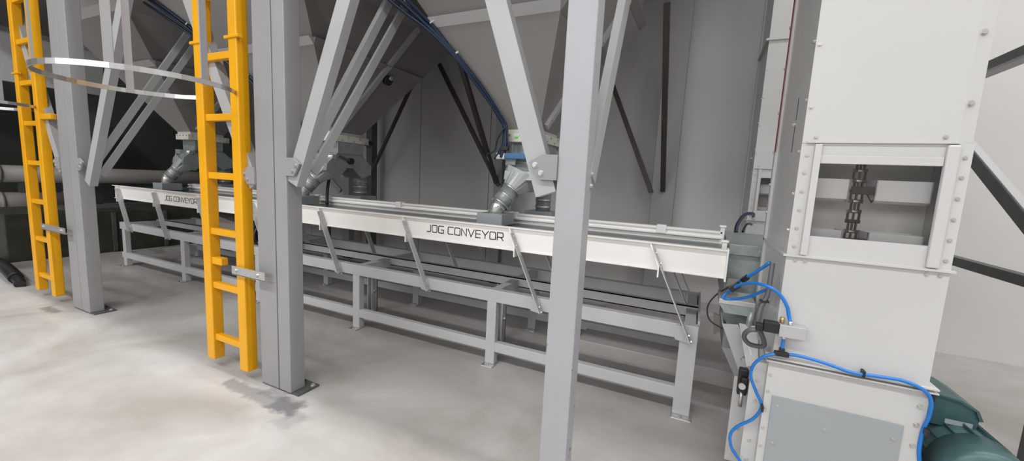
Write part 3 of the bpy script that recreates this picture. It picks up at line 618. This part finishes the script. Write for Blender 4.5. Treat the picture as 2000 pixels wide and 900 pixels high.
    if with_boot:
        bx0, bx1, by0, by1 = x0-0.008, x1+0.012, y0+0.004, y1+0.03
        bt = part('boot_casing', MB().box(bx0, bx1, by0, by1, 0.03, zlow), CREAM, E_, 'cream boot casing')
        part('boot_flange', MB().box(bx0-0.012, bx1+0.014, by0-0.02, by1+0.012, zlow, zlow+0.005).box(bx0-0.012, bx1+0.014, by0-0.02, by1+0.012, zlow-0.014, zlow-0.009), CREAM, bt)
        part('boot_plinth', MB().box(bx0-0.02, bx1+0.02, by0-0.02, by1+0.02, 0, 0.03), DARK, E_)
        part('inspection_plate', MB().box(0.338, 0.744, by0-0.006, by0, 0.06, 0.487, 0.001), PLATE, E_, 'grey inspection plate')
        for x, z in ((0.36, 0.45), (0.52, 0.40), (0.72, 0.43), (0.36, 0.29), (0.72, 0.25)): bolt(bt, (x, by0-0.006, z), '-y', 0.0045)
        for z in (0.18, 0.26, 0.34, 0.42, 0.50, 0.57): bolt(bt, (bx0+0.010, by0, z), '-y', 0.0045); bolt(bt, (bx1-0.022, by0, z), '-y', 0.0065)
        for x in (0.36, 0.43, 0.55, 0.68, 0.75): bolt(bt, (x, by0, zlow-0.022), '-y', 0.005)
        # stiffening plates on the left side of the boot
        fl = part('boot_side_flange', MB().box(bx0-0.052, bx0, by0+0.035, by0+0.041, 0.12, 0.60).box(bx0-0.006, bx0, by0+0.041, by0+0.09, 0.12, 0.60), CREAM, bt)
        for z in (0.16, 0.25, 0.34, 0.43, 0.52): bolt(fl, (bx0-0.026, by0+0.035, z), '-y', 0.0055)
        fl = part('boot_side_flange', MB().box(bx0-0.095, bx0, by0+0.17, by0+0.176, 0.05, 0.46), CREAM, bt)
        for z in (0.10, 0.22, 0.34): bolt(fl, (bx0-0.06, by0+0.17, z), '-y', 0.007)
    return E_
elevator('cream bucket elevator with window and blue hose, in the right foreground', 0.319, 1.85, True, 0.645)
elevator('cream bucket elevator standing behind the larger foreground elevator', 0.362, 3.90, False, 0.93)
# boot bearing
bb = thing('bearing_block', 'black bearing block on the left side of the foreground elevator boot', 'bearing', (0.235, 1.98, 0.42))
part('housing', MB().box(0.235, 0.262, 1.93, 2.0, 0.43, 0.50, 0.006).box(0.225, 0.262, 1.95, 1.985, 0.41, 0.53, 0.006), BLACK, bb); part('grease_cap', MB().cyl((0.238, 1.93, 0.465), (0.238, 1.918, 0.465), 0.014, 12), BOLT, bb); part('adjuster', MB().cyl((0.243, 1.95, 0.36), (0.243, 1.95, 0.43), 0.008, 10), BOLT, bb)

# ------------------------------------------------------------------ chutes between conveyor and elevators
dc = thing('discharge_chute', 'galvanised discharge chute at the right end of the conveyor', 'chute', (0.3, 2.8, 0.7))
part('chute_body', MB().box(0.162, 0.62, 2.50, 3.18, 0.66, 0.955, 0.003), GALV, dc); part('top_rim', MB().box(0.162, 0.62, 2.47, 3.20, 0.956, 1.012, 0.003), GALV, dc)
part('lower_sleeve', MB().box(0.19, 0.60, 2.55, 3.10, 0.40, 0.66, 0.003), GALV, dc); bolt(dc, (0.31, 2.47, 0.985), '-y', 0.007)
part('outlet_cone', MB().add([(0.19, 2.55, 0.40), (0.60, 2.55, 0.40), (0.60, 3.10, 0.40), (0.19, 3.10, 0.40), (0.33, 2.6, 0.12), (0.56, 2.6, 0.12), (0.56, 2.9, 0.12), (0.33, 2.9, 0.12)],
     [(0, 1, 5, 4), (1, 2, 6, 5), (2, 3, 7, 6), (3, 0, 4, 7), (4, 5, 6, 7), (0, 3, 2, 1)]), CREAM, dc)
sb = thing('sensor_box', 'small grey-brown sensor box under the conveyor end', 'sensor', (0.17, 2.36, 0.83))
part('housing', MB().box(0.165, 0.225, 2.40, 2.44, 0.79, 0.835, 0.004), PIPE, sb)
part('cable', MB().tube(smooth_path([(0.19, 2.39, 0.80), (0.12, 2.34, 0.75), (0.085, 2.30, 0.69), (0.10, 2.27, 0.63), (0.16, 2.24, 0.605)]), 0.004, 8), BLACK, sb)
tb = thing('tray_bracket', 'galvanised tray bracket with tube leg at the elevator intake', 'bracket', (0.21, 2.25, 0.6))
part('tray', MB().box(0.128, 0.285, 2.20, 2.40, 0.742, 0.768, 0.002), ZINC, tb); part('tray_side', MB().prism([(0.128, 0.745), (0.285, 0.745), (0.285, 0.70), (0.16, 0.70)], 'y', 2.20, 2.206), GALV, tb)
part('tube_leg', MB().cyl((0.272, 2.19, 0.73), (0.262, 2.19, 0.615), 0.014, 12), GALV, tb); part('clamp', MB().box(0.245, 0.285, 2.17, 2.21, 0.605, 0.62, 0.003), PIPE, tb)
part('galvanised_plate', MB().box(0.16, 0.30, 2.33, 2.42, 0.62, 0.74), GALV, tb)
ih = thing('intake_hopper', 'cream triangular intake hopper feeding the foreground elevator boot', 'hopper', (0.24, 2.2, 0.4))
part('side_plate', MB().prism([(0.155, 0.635), (0.225, 0.645), (0.300, 0.50), (0.300, 0.36), (0.275, 0.36)], 'y', 2.22, 2.228), CREAM, ih)
part('sloping_plate', MB().quad_plate((0.225, 2.19, 0.66), (0.305, 2.19, 0.66), (0.305, 2.06, 0.52), (0.262, 2.06, 0.50), 0.006), CREAM, ih)
part('floor_plate', MB().quad_plate((0.155, 2.228, 0.635), (0.155, 2.43, 0.635), (0.298, 2.43, 0.36), (0.275, 2.228, 0.36), 0.006), CREAM, ih)
st = part('stud', MB().cyl((0.262, 2.14, 0.505), (0.262, 2.14, 0.575), 0.005, 8), BOLT, ih); bolt(ih, (0.262, 2.14, 0.50), '+z', 0.014)
part('bracket_plate', MB().prism([(0.125, 0.60), (0.160, 0.59), (0.172, 0.50), (0.140, 0.47)], 'y', 2.52, 2.535), PIPE, ih)
bcab = thing('cable_loop', 'dark blue cables looping over the chute below the rear elevator', 'cable', (0.3, 3.3, 1.0))
part('cable', MB().tube(smooth_path([(0.24, 3.2, 1.012), (0.25, 3.25, 1.07), (0.30, 3.4, 1.13), (0.37, 3.6, 1.13), (0.40, 3.85, 1.10)]), 0.013, 8), BLUED, bcab)
part('cable', MB().tube(smooth_path([(0.29, 3.3, 1.012), (0.32, 3.4, 1.06), (0.37, 3.6, 1.05), (0.39, 3.8, 1.03)]), 0.008, 8), BLUED, bcab)

# ------------------------------------------------------------------ air valve and blue hoses
av = thing('solenoid_valve', 'aluminium solenoid valve with black coil on the foreground elevator', 'valve', (0.34, 1.83, 0.75))
part('valve_body', MB().box(0.322, 0.408, 1.800, 1.842, 0.750, 0.797, 0.002), ALU, av); part('coil', MB().box(0.270, 0.322, 1.802, 1.838, 0.758, 0.800, 0.003), BLACK, av)
part('plug', MB().box(0.245, 0.270, 1.806, 1.834, 0.755, 0.785, 0.003), BLACK, av); part('fitting', MB().cyl((0.357, 1.82, 0.797), (0.357, 1.82, 0.812), 0.008, 12), ZINC, av)
part('muffler', MB().cyl((0.332, 1.83, 0.797), (0.332, 1.83, 0.82), 0.008, 12), BRASS, av, 'brass muffler'); part('fitting', MB().cyl((0.343, 1.82, 0.738), (0.343, 1.82, 0.750), 0.008, 12), ZINC, av)
def hose(label, paths, r, mt, loc, extra=None):
    t = thing('air_hose', label, 'hose', loc)
    for p in paths: part('hose', MB().tube(smooth_path(p), r, 10), mt, t)
    return t
h1 = hose('bright blue air hose running along the boot flange of the foreground elevator',
     [[(0.343, 1.825, 0.675), (0.322, 1.82, 0.672), (0.285, 1.825, 0.648), (0.258, 1.84, 0.60), (0.256, 1.85, 0.545), (0.282, 1.85, 0.485), (0.306, 1.85, 0.43), (0.285, 1.86, 0.365), (0.232, 1.87, 0.305), (0.212, 1.87, 0.26), (0.222, 1.86, 0.21), (0.26, 1.86, 0.16), (0.30, 1.86, 0.10)],
      [(0.343, 1.825, 0.675), (0.40, 1.825, 0.680), (0.48, 1.825, 0.672), (0.565, 1.825, 0.656), (0.64, 1.825, 0.660), (0.71, 1.825, 0.662), (0.765, 1.825, 0.645), (0.792, 1.83, 0.61), (0.800, 1.84, 0.55), (0.795, 1.85, 0.48), (0.797, 1.85, 0.40), (0.82, 1.86, 0.30), (0.85, 1.88, 0.15)],
      [(0.343, 1.822, 0.74), (0.343, 1.823, 0.70), (0.343, 1.825, 0.675)]], 0.0062, BLUE, (0.34, 1.83, 0.1))
part('tee_fitting', MB().box(0.318, 0.368, 1.814, 1.836, 0.666, 0.684, 0.004).box(0.334, 0.352, 1.814, 1.834, 0.68, 0.70, 0.003), BLACK, h1, 'black tee fitting')
for x, z in ((0.60, 0.658), (0.306, 0.432), (0.797, 0.49)): part('cable_tie', MB().box(x-0.004, x+0.004, 1.818, 1.86, z-0.011, z+0.013, 0.001), BLACK, h1)
h2 = hose('bright blue air hose arching from the solenoid valve to a black tee above the tray', 
     [[(0.357, 1.82, 0.81), (0.351, 1.825, 0.828), (0.34, 1.825, 0.867), (0.31, 1.825, 0.911), (0.27, 1.83, 0.934), (0.223, 1.88, 0.929), (0.176, 1.95, 0.895), (0.148, 2.0, 0.851)],
      [(0.176, 1.95, 0.895), (0.148, 2.0, 0.851), (0.131, 2.0, 0.822), (0.167, 2.0, 0.821), (0.219, 1.95, 0.852), (0.265, 1.90, 0.898), (0.279, 1.88, 0.912)],
      [(0.160, 1.98, 0.87), (0.179, 2.0, 0.898), (0.227, 1.95, 0.954), (0.278, 1.90, 1.02)]], 0.0066, BLUE, (0.3, 1.9, 0.78))
part('tee_fitting', MB().bar((0.155, 1.975, 0.868), (0.185, 1.965, 0.90), 0.024, 0.024).bar((0.195, 1.98, 0.915), (0.212, 1.965, 0.935), 0.020, 0.020), BLACK, h2, 'black tee fitting')
h3 = hose('grey cable conduit hanging down the left side of the foreground elevator', 
     [[(0.284, 1.89, 1.02), (0.282, 1.88, 0.965), (0.278, 1.87, 0.893), (0.260, 1.86, 0.839), (0.254, 1.85, 0.79), (0.262, 1.85, 0.745)],
      [(0.262, 1.82, 0.757), (0.225, 1.83, 0.745), (0.215, 1.86, 0.705), (0.24, 1.88, 0.672), (0.285, 1.89, 0.668), (0.29, 1.88, 0.69), (0.266, 1.86, 0.745)]], 0.0095, CONDUIT, (0.3, 1.9, 0.68))
part('cable_tie', MB().box(0.254, 0.285, 1.85, 1.88, 0.862, 0.868), BLACK, h3)

# ------------------------------------------------------------------ gear motor right of the elevator
gm = thing('gear_motor', 'dark teal gear motor beside the foreground elevator boot', 'motor', (0.95, 2.0, 0.0))
part('motor_body', MB().tube([(0.955, 2.25, 0.37), (0.955, 1.80, 0.37)], 0.115, 28), TEAL, gm)
for k in range(14):
    a = math.radians(20+k*24); c_, s_ = math.cos(a), math.sin(a)
    part('cooling_fin', MB().bar((0.955+c_*0.12, 2.22, 0.37+s_*0.12), (0.955+c_*0.12, 1.9, 0.37+s_*0.12), 0.014, 0.003, (-s_, 0, c_)), TEAL, gm)
part('fan_cover', MB().tube([(0.955, 1.90, 0.37), (0.955, 1.80, 0.37), (0.955, 1.775, 0.37), (0.955, 1.768, 0.37)], 0.12, 28, True, [0.125, 0.125, 0.112, 0.06]), TEAL, gm)
part('fan_grille', MB().cyl((0.955, 1.768, 0.37), (0.955, 1.764, 0.37), 0.055, 24), BLACK, gm)
part('gear_case', MB().prism([(0.83, 0.22), (0.99, 0.22), (1.02, 0.30), (1.02, 0.45), (0.98, 0.50), (0.86, 0.52), (0.82, 0.50)], 'y', 2.25, 2.42), TEAL, gm)
part('terminal_box', MB().prism([(0.86, 0.47), (0.985, 0.47), (0.99, 0.515), (0.975, 0.55), (0.93, 0.575), (0.865, 0.585)], 'y', 1.97, 2.16), TEAL, gm); part('terminal_lid', MB().prism([(0.987, 0.517), (0.997, 0.52), (0.98, 0.556), (0.934, 0.582), (0.862, 0.592), (0.862, 0.586), (0.929, 0.576), (0.974, 0.551)], 'y', 1.96, 2.17), TEAL, gm)
part('name_plate', MB().box(0.90, 0.975, 1.968, 1.97, 0.482, 0.5), PLATE, gm)
part('mount_foot', MB().box(0.85, 1.06, 1.95, 2.4, 0.0, 0.22, 0.004), DARK, gm)

# ------------------------------------------------------------------ brace frame to the right
bf = thing('brace_frame', 'dark grey steel brace frame against the wall right of the foreground elevator', 'steel frame', (1.55, 3.5, 0))
part('post', MB().box(1.56, 1.68, 2.66, 2.80, 0.0, 4.5, 0.004), DARK, bf)
part('girt', MB().box(1.5, 1.56, 2.5, 4.6, 0.895, 0.95), DARK, bf); part('girt', MB().box(1.5, 1.56, 2.5, 4.6, 2.105, 2.165), DARK, bf); part('girt_lip', MB().box(1.49, 1.56, 2.5, 4.6, 2.09, 2.105), STEEL, bf)
part('diagonal', MB().bar((1.53, 4.5, 2.19), (1.53, 2.5, 0.90), 0.075, 0.05, (1, 0, 0)), DARK, bf); part('diagonal_flange', MB().bar((1.53, 4.5, 2.24), (1.53, 2.5, 0.945), 0.016, 0.04, (1, 0, 0)), RIB, bf)

# ------------------------------------------------------------------ far left background
for z, r, y0, lab in ((1.0, 0.13, 1.8, 'beige horizontal duct behind the far ladder, upper of the pair'), (0.56, 0.16, 1.8, 'pale horizontal duct behind the far ladder, lower of the pair')):
    dp = thing('horizontal_duct', lab, 'duct', (-9.6, 3.5, z), 'ducts in the dark far bay')
    part('duct_pipe', MB().cyl((-9.6, y0, z), (-9.6, 7.7 if z > 0.8 else 3.0, z), r, 24), PIPE, dp)
    for y in (2.2, 2.9): part('duct_collar', MB().cyl((-9.6, y-0.02, z), (-9.6, y+0.02, z), r+0.015, 24), PIPE, dp)
    part('duct_stand', MB().box(-9.65, -9.55, 2.4, 2.5, 0, z-r+0.01), DARK, dp)
pn = thing('side_cladding', 'pale cladding panel high behind the far ladder', 'panel', (-9.9, 2.4, 2.4))
part('cladding_sheet', MB().box(-10.0, -9.9, 1.2, 3.6, 2.42, 3.15), WALLO, pn); part('top_rail', MB().box(-9.9, -9.85, 1.2, 3.6, 3.15, 3.22), ZINC, pn)
part('hanger', MB().box(-10.05, -10.0, 1.3, 1.4, 0, 3.2), DARK, pn); part('hanger', MB().box(-10.05, -10.0, 3.4, 3.5, 0, 3.2), DARK, pn)
bh = thing('suction_hose', 'thick black hose lying on the floor at the left edge', 'hose', (-6.4, 1.5, 0))
part('hose', MB().tube(smooth_path([(-7.6, 1.62, 0.05), (-6.95, 1.56, 0.07), (-6.5, 1.50, 0.08), (-6.2, 1.47, 0.055)]), 0.055, 14), BLACK, bh)
part('nozzle', MB().tube(smooth_path([(-6.2, 1.47, 0.055), (-6.06, 1.46, 0.035), (-6.0, 1.44, 0.03)]), 0.04, 12, True), BLACK, bh)

MACH = mat('machine_dark_olive', (0.035, 0.035, 0.025), 0.6, 0, 0.5, 4)
mc = thing('dark_machine', 'low dark machine housing beyond the left end of the conveyor', 'machine', (-8.0, 3.1, 0))
part('housing', MB().box(-8.6, -7.45, 1.72, 4.6, 0.0, 0.58, 0.01), MACH, mc)
for y in (2.1, 2.7, 3.3, 3.9): part('rib', MB().box(-7.45, -7.42, y-0.02, y+0.02, 0.02, 0.56), DARK, mc)
part('top_hatch', MB().box(-8.3, -7.7, 2.3, 3.0, 0.58, 0.61, 0.005), DARK, mc)
